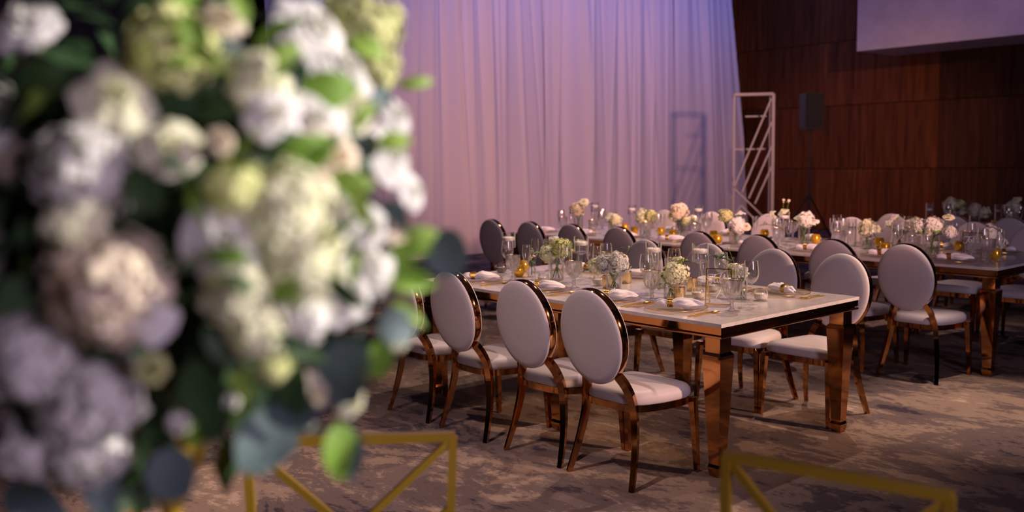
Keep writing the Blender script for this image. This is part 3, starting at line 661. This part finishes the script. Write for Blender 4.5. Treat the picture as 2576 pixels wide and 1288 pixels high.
def sign(label, loc, rz, digit):
    t = thing('table_sign', label, 'sign', loc, rz, None); TT = Matrix.Rotation(R(-7), 4, 'X'); W, H = .132, .19
    def bar(p, q, name='frame'):
        b = MB(); b.bar([TT @ Vector(p), TT @ Vector(q)], TT.to_3x3() @ Vector((0, 1, 0)), (.006, .005)); b.build(name, M['gold'], t, smooth=False)
    z0 = .004
    bar((-W/2, 0, z0-.003), (-W/2, 0, H)); bar((W/2, 0, z0-.003), (W/2, 0, H)); bar((-W/2, 0, H), (W/2, 0, H)); bar((-W/2, 0, z0), (W/2, 0, z0))
    b = MB(); b.box((0, 0, H/2), (W-.006, .002, H-.008), M4=TT); b.build('acrylic_pane', M['acrylic'], t, smooth=False)
    b = MB(); b.bar([TT @ Vector((-W/2+.004, .003, H*.8)), (-W/2+.004, .075, .002)], (1, 0, 0), (.006, .004)); b.build('easel_leg', M['gold'], t, smooth=False)
    for nm in ('Table', digit):
        b = MB()
        for st in STROKES[nm]:
            pts = spline([(x*1.12, -.003, y*1.12+.122) for x, y in st], 5) if nm == 'Table' else [Vector((x*1.5-.01, -.003, y*1.45+.130)) for x, y in st]
            b.tube([TT @ p for p in pts], [.0020+.0014*(1 if pts[min(i+1, len(pts)-1)].z < pts[max(i-1, 0)].z else 0) for i in range(len(pts))] if nm == 'Table' else .0036, 6)
        b.build('lettering', M['white_ink'], t)
    return t
s1 = onz(1776, 765, .76); s2 = onz(1815, 768, .76); d = (s2-s1).normalized(); OCC.append(((s1+d*.066).x, (s1+d*.066).y, .07, .07)); OCC.append((-.39, 3.53, .09, .09))
c_ = s1+d*.066; sign('clear acrylic Table 7 sign in thin gold frame on front table', (c_.x, c_.y, TZ), math.atan2(d.y, d.x)+R(8), '7')
s1 = onz(2420, 649, .76); c_ = s1+Vector((.99, .1, 0))*.066
sign('clear acrylic Table 4 sign in thin gold frame, second row right end', (c_.x, c_.y, TZ), R(14), '4')

# ------------------------------------------------------------------ second and back row table decor
def pos(a, b): p = onz(a, b, .76); return p
VS = [(1455, 583, [('h', 'p_cream', .075, .0, -.02, .24), ('r', 'p_mix', .055, .07, .02, .31), ('r', 'p_mix', .045, -.09, .0, .24), ('r', 'p_white', .045, .0, .05, .30)], .05, .18, 9, 'tall leafy vase of white hydrangea, leftmost in second row'),
      (1540, 592, [('r', 'p_mix', .05, -.02, 0, .19), ('h', 'p_mix', .055, .05, .0, .16), ('r', 'p_cream', .035, .11, -.02, .09)], .04, .11, 5, 'low vase of cream and white roses, second from left in second row'),
      (1618, 597, [('h', 'p_mix', .075, -.03, 0, .20), ('h', 'p_green', .06, .075, .0, .21)], .055, .13, 5, 'vase of two green-white hydrangeas left of the middle of second row'),
      (1715, 594, [('h', 'p_cream', .088, -.03, 0, .24), ('h', 'p_mix', .055, -.10, 0, .20), ('r', 'p_mix', .055, .15, -.02, .16), ('h', 'p_green', .045, .09, -.04, .15)], .065, .14, 7, 'wide vase of cream hydrangeas before the drape shadow, second row'),
      (1850, 612, [('h', 'p_green', .062, -.11, 0, .24), ('h', 'p_white', .075, .035, -.02, .16), ('r', 'p_white', .05, .01, .06, .25), ('r', 'p_cream', .045, .11, .0, .15)], .055, .12, 8, 'vase of lime and white hydrangeas just right of second row middle'),
      (1960, 607, [('r', 'p_mix', .05, -.07, 0, .24), ('r', 'p_mix', .05, .03, .02, .26), ('b', 'p_cream', .035, .02, .03, .36), ('b', 'p_cream', .035, .08, .02, .36), ('r', 'p_white', .035, -.13, -.02, .16)], .05, .14, 6, 'vase of pale roses with two tall cream buds, second row'),
      (2022, 612, [('h', 'p_white', .072, .02, 0, .21), ('r', 'p_white', .042, .10, .0, .19), ('r', 'p_mix', .042, -.05, .0, .22)], .048, .15, 3, 'tall clear vase packed with white roses before the speaker, second row'),
      (2180, 624, [('h', 'p_mix', .072, .0, 0, .17), ('r', 'p_mix', .04, .085, .0, .16)], .055, .12, 5, 'low vase of white hydrangea third from right in second row'),
      (2262, 627, [('r', 'p_white', .05, -.09, 0, .20), ('r', 'p_white', .045, -.065, .03, .25), ('h', 'p_mix', .055, .11, .03, .21)], .055, .13, 5, 'vase of white tulip-like roses around a candle, second row right'),
      (2362, 645, [('h', 'p_white', .07, .01, 0, .23), ('h', 'p_white', .062, -.10, .0, .22), ('r', 'p_mix', .045, .10, .05, .29), ('h', 'p_white', .05, .14, -.01, .19)], .062, .16, 10, 'big vase of grey-white hydrangeas left of the table four sign'),
      (2500, 640, [('h', 'p_white', .075, -.01, 0, .15), ('h', 'p_white', .05, .07, -.02, .10)], .05, .10, 6, 'low white hydrangea vase right of the table four sign')]
for i, (a, b, hd, vr, vh, nl, lb) in enumerate(VS):
    p = pos(a, b); arrangement(lb, (p.x, p.y, TZ), hd, vr, vh, nl, seed=20+i)
for i, (x, y, hd, lb) in enumerate(((-2.02, 6.72, [('h', 'p_mix', .075, 0, 0, .22), ('h', 'p_green', .06, .09, .03, .21)], 'vase of green-white hydrangea at left of the back table'),
                                   (-1.70, 6.58, [('h', 'p_cream', .075, 0, 0, .17), ('r', 'p_mix', .06, -.11, 0, .16), ('h', 'p_mix', .06, .10, 0, .15)], 'low vase of cream blooms, middle of the back table'),
                                   (-1.38, 6.72, [('h', 'p_mix', .075, 0, 0, .20), ('r', 'p_mix', .055, .02, .03, .27)], 'rightmost visible vase of white blooms on the back table'))):
    arrangement(lb, (x, y, TZ), hd, .055, .13, 5, seed=50+i)
for i, (a, b) in enumerate([(1490, 585), (1568, 580), (1596, 590), (1663, 592), (1693, 599), (1795, 601), (1805, 613), (1923, 598), (2049, 612), (2212, 622), (2226, 636), (2382, 629), (2504, 653)]):
    p = pos(a, b); p.x, p.y = free(p.x, p.y, .042, 0); inst('amber', P_amber, (p.x, p.y, TZ), 0, f'round amber gold votive, {i+1 if i > 7 else ORD[i]} from the left along the second row'.replace('9 from', 'ninth from').replace('10 from', 'tenth from').replace('11 from', 'eleventh from').replace('12 from', 'twelfth from').replace('13 from', 'rightmost counted from'), 'amber votives')
x, y = free(-1.46, 6.50, .042, 0); inst('amber', P_amber, (x, y, TZ), 0, 'round amber gold votive beside the napkin on the back table', 'amber votives')
for i, (a, b) in enumerate([(1497, 574), (1590, 586), (1751, 590), (1972, 616), (2287, 636)]):
    p = pos(a, b); p.x, p.y = free(p.x, p.y, .046, .048); inst('holder', P_holder, (p.x, p.y, TZ), 0, f'stemmed floating candle holder, {ORD[i]} from the left along the second row', 'stemmed floating candle holders')
for (a, b, lb) in ((2105, 604, 'narrow glass cylinder at second row far side, left of two'), (2190, 618, 'narrow glass cylinder with floating candle at second row, right of two')):
    p = pos(a, b); p.x, p.y = free(p.x, p.y, .039, .039); inst('tall', P_tall, (p.x, p.y, TZ), 0, lb, 'glass cylinder candle vases')
x, y = free(-2.19, 6.66, .04, .04); inst('tall', P_tall, (x, y, TZ), 0, 'narrow glass candle cylinder, left one on the back table', 'glass cylinder candle vases')
x, y = free(-1.55, 6.80, .04, .04); inst('tall', P_tall, (x, y, TZ), 0, 'narrow glass candle cylinder, right one on the back table', 'glass cylinder candle vases')

near = ['nearest setting, near side of front table', 'second setting from the right, near side of front table', 'third setting from the right, near side of front table', 'leftmost setting, near side of front table']
for (x, y, g, wn, fl, wh) in ((-.435, .20, w3(1841, 785), w3(1880, 764), w3(1862, 776), near[0]), (-.885, .20, w3(1624, 754), w3(1612, 742), w3(1648, 738), near[1]),
                              (-1.455, .20, w3(1440, 727), w3(1424, 716), w3(1502, 712), near[2]), (-2.08, .215, w3(1291, 706), w3(1283, 692), w3(1325, 706), near[3])):
    setting(x, y, 'near', wh, True, g, wn, fl)
far = ['rightmost setting, far side of front table', 'second setting from right, far side of front table', 'third setting from right, far side of front table', 'leftmost setting, far side of front table']
for (x, y), wh in zip(FAR1, far): setting(x, y, 'far', wh, True, nap=-20 if x > -.4 else 10)
for i, (x, y) in enumerate(NEAR2):
    setting(x, y, 'near', f'{ORD[i]} setting from right, near side of second row', False, nap=rnd.uniform(15, 45))
for i, (x, y) in enumerate(FAR2):
    setting(x, y, 'far', f'{ORD[i]} setting from right, far side of second row', False, nap=rnd.uniform(-30, 10))
for i, (x, y) in enumerate(NEAR3):
    setting(x, y, 'near', f'{ORD[i]} setting from right on the back table', False, nap=rnd.uniform(15, 45))

# ------------------------------------------------------------------ white lattice stand, speaker
t = thing('lattice_stand', 'tall white metal frame with slanting bars standing in front of the drape edge', 'stand', (-5.715, 8.373, 0), math.atan2(RT.y, RT.x)-R(8))
W, H, Dp = .56, 2.43, .30
def wb(name, p, q, s=.03):
    b = MB(); b.bar([p, q], (0, 1, 0) if abs(q[1]-p[1]) < .01 else (0, 0, 1), (s, s)); b.build(name, M['white_paint'], t, smooth=False)
for x in (-W/2, W/2):
    wb('post', (x, 0, 0), (x, 0, H), .024 if x < 0 else .042); wb('post', (x*.94, Dp, 0), (x*.94, Dp, H), .022)
wb('rail', (-W/2, 0, H), (W/2, 0, H), .04); wb('rail', (-W/2, Dp, H), (W/2, Dp, H), .022)
for x in (-W/2, W/2): wb('side_rail', (x*.97, 0, H-.01), (x*.97, Dp, H-.01), .022); wb('side_rail', (x*.97, 0, .02), (x*.97, Dp, .02), .022)
for z, x0 in ((2.12, -.09), (1.63, -W/2)): wb('cross_bar', (x0, Dp, z), (W/2, Dp, z), .022)
for (x0, z0, x1, z1) in ((.25, 2.36, -.28, 1.06), (.26, 2.02, -.16, .99), (.27, 1.68, -.06, .90), (.27, 1.38, .03, .82), (-.28, 1.06, .20, .58), (-.17, .80, .11, .50), (-.17, .80, -.28, .62), (-.18, .58, .02, .40), (-.18, .58, -.28, .42)):
    wb('slanted_bar', (x0, 0, z0), (x1, 0, z1), .024)
# loudspeaker on tripod
sp = ondep(2038, 280, 15.4); SX, SY = sp.x, sp.y
t = thing('speaker_stand', 'black tripod speaker stand before the wood wall', 'stand', (SX, SY, 0), YAW)
b = MB(); b.lathe([(.02, .12), (.02, 1.2)], 12, cap0=True, cap1=True); b.build('pole', M['black'], t)
b = MB(); b.lathe([(.0145, 1.2), (.0145, 1.93)], 12, cap0=True, cap1=True); b.build('upper_pole', M['black'], t)
b = MB(); b.lathe([(.03, .80), (.03, .90)], 12, cap0=True, cap1=True); b.build('collar', M['black'], t)
b = MB(); b.box((.035, -.03, .42), (.03, .03, .03)); b.build('knob', M['yellow'], t)
for a in (20, 140, 260):
    c, s = math.cos(R(a)), math.sin(R(a)); b = MB(); b.tube([(c*.03, s*.03, .85), (c*.55, s*.55, .015)], .014, 8); b.build('leg', M['black'], t)
    b = MB(); b.tube([(c*.02, s*.02, .2), (c*.36, s*.36, .33)], .009, 6); b.build('brace', M['black'], t)
t = thing('loudspeaker', 'black loudspeaker on top of the tripod stand', 'speaker', (SX, SY, 1.93), YAW+R(10))
b = MB(); b.skin([[(x*wq, y, zq) for x, y in ((-.5, -.16), (.5, -.16), (.32, .17), (-.32, .17))] for wq, zq in ((.26, .0), (.31, .05), (.325, .10), (.325, .56), (.31, .585))]); b.build('cabinet', M['black'], t)
b = MB(); b.box((0, -.166, .31), (.27, .012, .49)); b.build('grille', M['grille'], t, smooth=False)
b = MB(); b.lathe([(.03, -.0), (.03, .03)], 10, cap0=True, cap1=True); b.build('pole_socket', M['black'], t)

# ------------------------------------------------------------------ foreground round table, gilded chairs, tall bouquet
TC = Vector((1.70, -3.24, 0))
t = tag(lath([(.001, .0), (.60, .0), (.62, .02), (.61, .30), (.605, .72), (.60, .742), (.56, .75), (.001, .75)], 72).build('covered_table', M['cloth'], loc=(TC.x, TC.y, 0)), 'round table under a dark cloth below the tall bouquet', 'table')
def gold_chair(pl, pr, label, toward):
    """pl, pr: left and right top corners of the back as seen from behind"""
    pl, pr = Vector(pl), Vector(pr); w_ = (pr-pl).xy.length; c = (pl+pr)/2; ax = (pr-pl).normalized()
    rz = math.atan2(ax.y, ax.x); H_ = c.z
    t = thing('gilded_chair', label, 'chair', (c.x, c.y, 0), rz, 'gold geometric chairs round the near table')
    g = M['gold_tube']; hw = w_/2; bw = hw*.90; ty = .0; by = .06
    def pt(x, z):
        k = (z-.46)/(H_-.46); return (x*(bw+(hw-bw)*k)/hw, by*(1-k), z)
    def tb(name, pts, r=.0095): b = MB(); b.bar([Vector(p) for p in pts], (0, 1, 0) if abs(pts[-1][1]-pts[0][1]) < .2 else (1, 0, 0), (r*2, r*2)); b.build(name, g, t)
    for s in (-1, 1):
        tb('back_post', [pt(s*hw, H_), pt(s*hw, .46)]); tb('leg', [(s*bw, by, .46), (s*bw*1.02, by-.04, 0)]); tb('leg', [(s*bw, by+.42, .45), (s*bw*1.02, by+.43, 0)])
        tb('diagonal_bar', [pt(s*hw*.98, H_-.008), pt(-s*hw*.98, H_-.40)], .008); tb('diagonal_bar', [pt(s*hw*.98, H_-.165), pt(0, .50)], .008); tb('seat_rail', [(s*bw, by, .45), (s*bw, by+.42, .45)])
    tb('top_rail', [pt(-hw*1.02, H_), pt(hw*1.02, H_)], .0105); tb('seat_rail', [(-bw, by, .45), (bw, by, .45)]); tb('seat_rail', [(-bw, by+.42, .45), (bw, by+.42, .45)])
    b = MB(); rr = []
    for s, z in ((.93, .462), (.97, .475), (.96, .49), (.85, .5), (.4, .504)): rr.append([(bw*s*x, by+.21+.21*s*y, z) for x, y in [(math.copysign(abs(math.cos(a))**.4, math.cos(a)), math.copysign(abs(math.sin(a))**.4, math.sin(a))) for a in [2*math.pi*i/28 for i in range(28)]]])
    b.skin(rr); b.build('seat_pad', M['napkin'], t)
    return t
def face(c, l, r_):   # order corners so that the seat goes to the table
    return (l, r_)
gold_chair(onz(1140, 1097, .905), onz(620, 1114, .905), 'gilded metal chair with crossed back bars under the bouquet', TC)
gold_chair(onz(2392, 1248, .915), onz(1828, 1145, .915), 'gilded metal chair with crossed back bars, lower right of the photo', TC)
p = onz(366, 1088, .90); dv = (p-EYE); dv.z = 0; dv.normalize(); gold_chair(p, p+dv*.44, 'gilded chair mostly hidden behind the bouquet, one post showing', TC)

BC = ondep(395, 590, 1.06); BR = .275
bq = thing('tall_bouquet', 'large tall bouquet of white and green flowers filling the left foreground', 'bouquet', (BC.x, BC.y, .75))
O = Vector((BC.x, BC.y, .75))
lath([(.001, .0), (.11, .0), (.11, .012), (.02, .02), (.011, .06), (.011, .40), (.02, .43), (.04, .46), (.04, .58), (.001, .58)], 28).build('stand', M['gold_tube'], bq)
ql = random.Random(5)
b = MB()
for d in fib(420):
    d = (d+Vector((ql.uniform(-.2, .2), ql.uniform(-.2, .2), ql.uniform(-.2, .2)))).normalized(); c0_ = BC-O+Vector((d.x, d.y, d.z*1.12))*BR*ql.uniform(.62, .86)
    e = (d.orthogonal().normalized()*ql.uniform(-1, 1)+d*.5+Vector((ql.uniform(-1, 1), ql.uniform(-1, 1), ql.uniform(-1, .4)))).normalized(); s_ = d.cross(e).normalized(); L_ = ql.uniform(.05, .08)
    b.add([c0_, c0_+e*L_*.5+s_*L_*.28, c0_+e*L_, c0_+e*L_*.5-s_*L_*.28], [(0, 1, 2, 3)])
o = b.build('foliage', M['l_dark'], bq, smooth=False); o['kind'] = 'stuff'
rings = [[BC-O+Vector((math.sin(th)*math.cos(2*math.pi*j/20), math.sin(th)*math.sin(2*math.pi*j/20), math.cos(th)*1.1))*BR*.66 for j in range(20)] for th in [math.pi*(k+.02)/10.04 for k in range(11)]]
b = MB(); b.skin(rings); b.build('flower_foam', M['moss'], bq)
# blooms: place in the bouquet (px as seen, shell depth), size in px across
BL = [(60, 60, 'r', 'p_white', 230), (290, 235, 'r', 'p_mix', 200), (450, 110, 'h', 'p_green', 240), (560, 50, 'r', 'p_cream', 150), (655, 190, 'h', 'p_mix', 170), (795, 70, 'r', 'p_white', 220), (925, 60, 'h', 'p_green', 210),
      (870, 170, 'r', 'p_white', 190), (955, 165, 'h', 'p_green', 120), (690, 285, 'r', 'p_white', 190), (790, 300, 'r', 'p_white', 180), (895, 265, 'r', 'p_mix', 150), (1000, 290, 'r', 'p_white', 130), (995, 390, 'r', 'p_white', 150), (840, 400, 'r', 'p_cream', 210),
      (550, 360, 'b', 'p_cream', 130), (425, 365, 'r', 'p_mix', 150), (215, 420, 'h', 'p_white', 250), (185, 570, 'h', 'p_mix', 170), (565, 605, 'r', 'p_white', 200), (720, 540, 'h', 'p_mix', 260), (850, 530, 'r', 'p_white', 200), (800, 590, 'r', 'p_mix', 150), (760, 665, 'h', 'p_mix', 210),
      (930, 575, 'r', 'p_white', 150), (1045, 480, 'r', 'p_white', 95), (1010, 590, 'r', 'p_cream', 85), (280, 720, 'h', 'p_cream', 300), (360, 790, 'r', 'p_white', 170), (880, 745, 'r', 'p_white', 190), (945, 680, 'h', 'p_white', 120), (90, 900, 'h', 'p_white', 300),
      (220, 1010, 'h', 'p_white', 250), (90, 1120, 'h', 'p_white', 240), (215, 1150, 'h', 'p_white', 200), (600, 740, 'h', 'p_mix', 170), (650, 830, 'h', 'p_mix', 170), (770, 800, 'h', 'p_white', 150), (380, 925, 'b', 'p_green', 150), (790, 990, 'r', 'p_cream', 140), (580, 1010, 'b', 'p_white', 75),
      (890, 1015, 'r', 'p_mix', 90), (450, 1060, 'b', 'p_white', 110), (775, 1065, 'b', 'p_white', 60), (600, 480, 'h', 'p_green', 150), (1000, 860, 'h', 'p_mix', 70), (690, 930, 'h', 'p_green', 90), (30, 410, 'r', 'p_cream', 120), (-110, 300, 'h', 'p_white', 260), (-120, 620, 'r', 'p_white', 240), (-90, 820, 'h', 'p_mix', 220)]
def shell(px, py, k=1.0):
    dx, dy = (px-395)/F, -(py-590)/F; rr = math.hypot(dx, dy/1.12)/(.275/1.06*1.08)
    D = 1.06-BR*.95*math.sqrt(max(.0, 1-min(1, rr)**2))*k; return ondep(px, py, D), D
for i, (a, c, kind, col, s) in enumerate(BL):
    p, D = shell(a, c); r_ = s/2/F*D; me = {'h': HY[i % 3], 'r': RO[i % 3], 'b': BU}[kind]
    d = (p-BC).normalized()+(EYE-p).normalized()*.45+Vector((ql.uniform(-.25, .25), ql.uniform(-.25, .25), ql.uniform(-.1, .3)))
    if kind == 'b': r_ *= 1.5
    put({'h': 'hydrangea', 'r': 'rose', 'b': 'bud'}[kind], coloured(me, col), M[col], bq, p-O-d.normalized()*r_*.35, facing(d, ql.uniform(0, 6)), r_)
# leaves: (px, py, kind, material, length px, direction in degrees as seen)
LV = [(640, 150, 'oval', 'l_euc', 190, 185), (570, 215, 'oval', 'l_dark', 150, 160), (330, 110, 'oval', 'l_dark', 170, 60), (430, 200, 'lance', 'l_bright', 190, 100), (640, 120, 'lance', 'l_bright', 150, 30), (740, 240, 'oval', 'l_bright', 170, 10), (960, 215, 'oval', 'l_euc', 90, -90), (1000, 215, 'lance', 'l_bright', 100, 10),
      (660, 385, 'oval', 'l_dark', 130, 20), (700, 430, 'oval', 'l_bright', 170, 30), (640, 470, 'euc', 'l_euc', 110, -30), (920, 335, 'euc', 'l_euc', 70, -80), (880, 330, 'lance', 'l_bright', 110, 50), (985, 500, 'euc', 'l_euc', 105, -90), (1100, 580, 'euc', 'l_euc', 128, -65),
      (960, 640, 'lance', 'l_bright', 140, 5), (965, 665, 'lance', 'l_bright', 150, -20), (955, 700, 'lance', 'l_bright', 150, -10), (1000, 620, 'oval', 'l_bright', 110, 20), (985, 760, 'lance', 'l_bright', 110, -35), (945, 815, 'euc', 'l_euc', 105, -10), (900, 850, 'euc', 'l_euc', 175, -105),
      (960, 850, 'oval', 'l_bright', 120, -100), (650, 1030, 'euc', 'l_euc', 190, -88), (850, 1060, 'oval', 'l_bright', 165, -88), (860, 1060, 'oval', 'l_euc', 160, -82), (440, 1120, 'euc', 'l_euc', 145, -92), (530, 1000, 'oval', 'l_bright', 150, -110), (560, 950, 'oval', 'l_dark', 170, -100), (720, 880, 'oval', 'l_dark', 180, -80),
      (700, 960, 'euc', 'l_euc', 150, -60), (480, 900, 'oval', 'l_dark', 200, -70), (520, 800, 'oval', 'l_dark', 170, -60), (270, 1180, 'oval', 'l_dark', 170, -50), (250, 1170, 'oval', 'l_euc', 150, -75), (30, 230, 'oval', 'l_dark', 190, 10), (120, 240, 'oval', 'l_bright', 150, -150), (470, 520, 'oval', 'l_bright', 90, 20), (20, 690, 'oval', 'l_dark', 160, -40),
      (60, 680, 'lance', 'l_bright', 110, 70), (440, 640, 'oval', 'l_dark', 170, 200), (400, 540, 'oval', 'l_dark', 160, 120), (500, 250, 'oval', 'l_dark', 160, 200), (600, 290, 'oval', 'l_dark', 170, 170), (690, 740, 'lance', 'l_bright', 130, -30), (750, 440, 'lance', 'l_bright', 130, 40), (420, 60, 'lance', 'l_bright', 170, 60),
      (800, 910, 'oval', 'l_euc', 140, -70), (610, 890, 'lance', 'l_bright', 150, -95), (640, 960, 'lance', 'l_bright', 120, -120), (10, 1230, 'oval', 'l_euc', 180, -30), (440, 420, 'lance', 'l_dark', 130, -30), (720, 700, 'oval', 'l_dark', 130, -60), (540, 700, 'lance', 'l_bright', 120, -60), (870, 620, 'lance', 'l_bright', 100, 60)]
for (a, c) in ((600, 470), (640, 520), (700, 480), (800, 470), (720, 620), (640, 660), (900, 450), (830, 610), (770, 720), (900, 620), (700, 210), (560, 180), (760, 150), (880, 110), (620, 60), (940, 360), (840, 335), (690, 850), (520, 130), (400, 170), (820, 690), (560, 690), (470, 480), (640, 340)):
    LV.append((a+ql.uniform(-12, 12), c+ql.uniform(-12, 12), ql.choice(['lance', 'oval', 'lance']), ql.choice(['l_bright', 'l_bright', 'l_dark']), ql.uniform(95, 150), ql.uniform(0, 360)))
for i, (a, c, kind, mk, s, ang) in enumerate(LV):
    p, D = shell(a, c, .92 if i < 60 else 1.13); d = RT*math.cos(R(ang))+UP*math.sin(R(ang))-_fw*ql.uniform(-.35, .25); nrm = -_fw+RT*ql.uniform(-.4, .6)+UP*ql.uniform(-.2, .5)
    put('leaf', coloured(LF[kind][i % 2], mk), M[mk], bq, p-O, along(d, nrm), s/F*D)
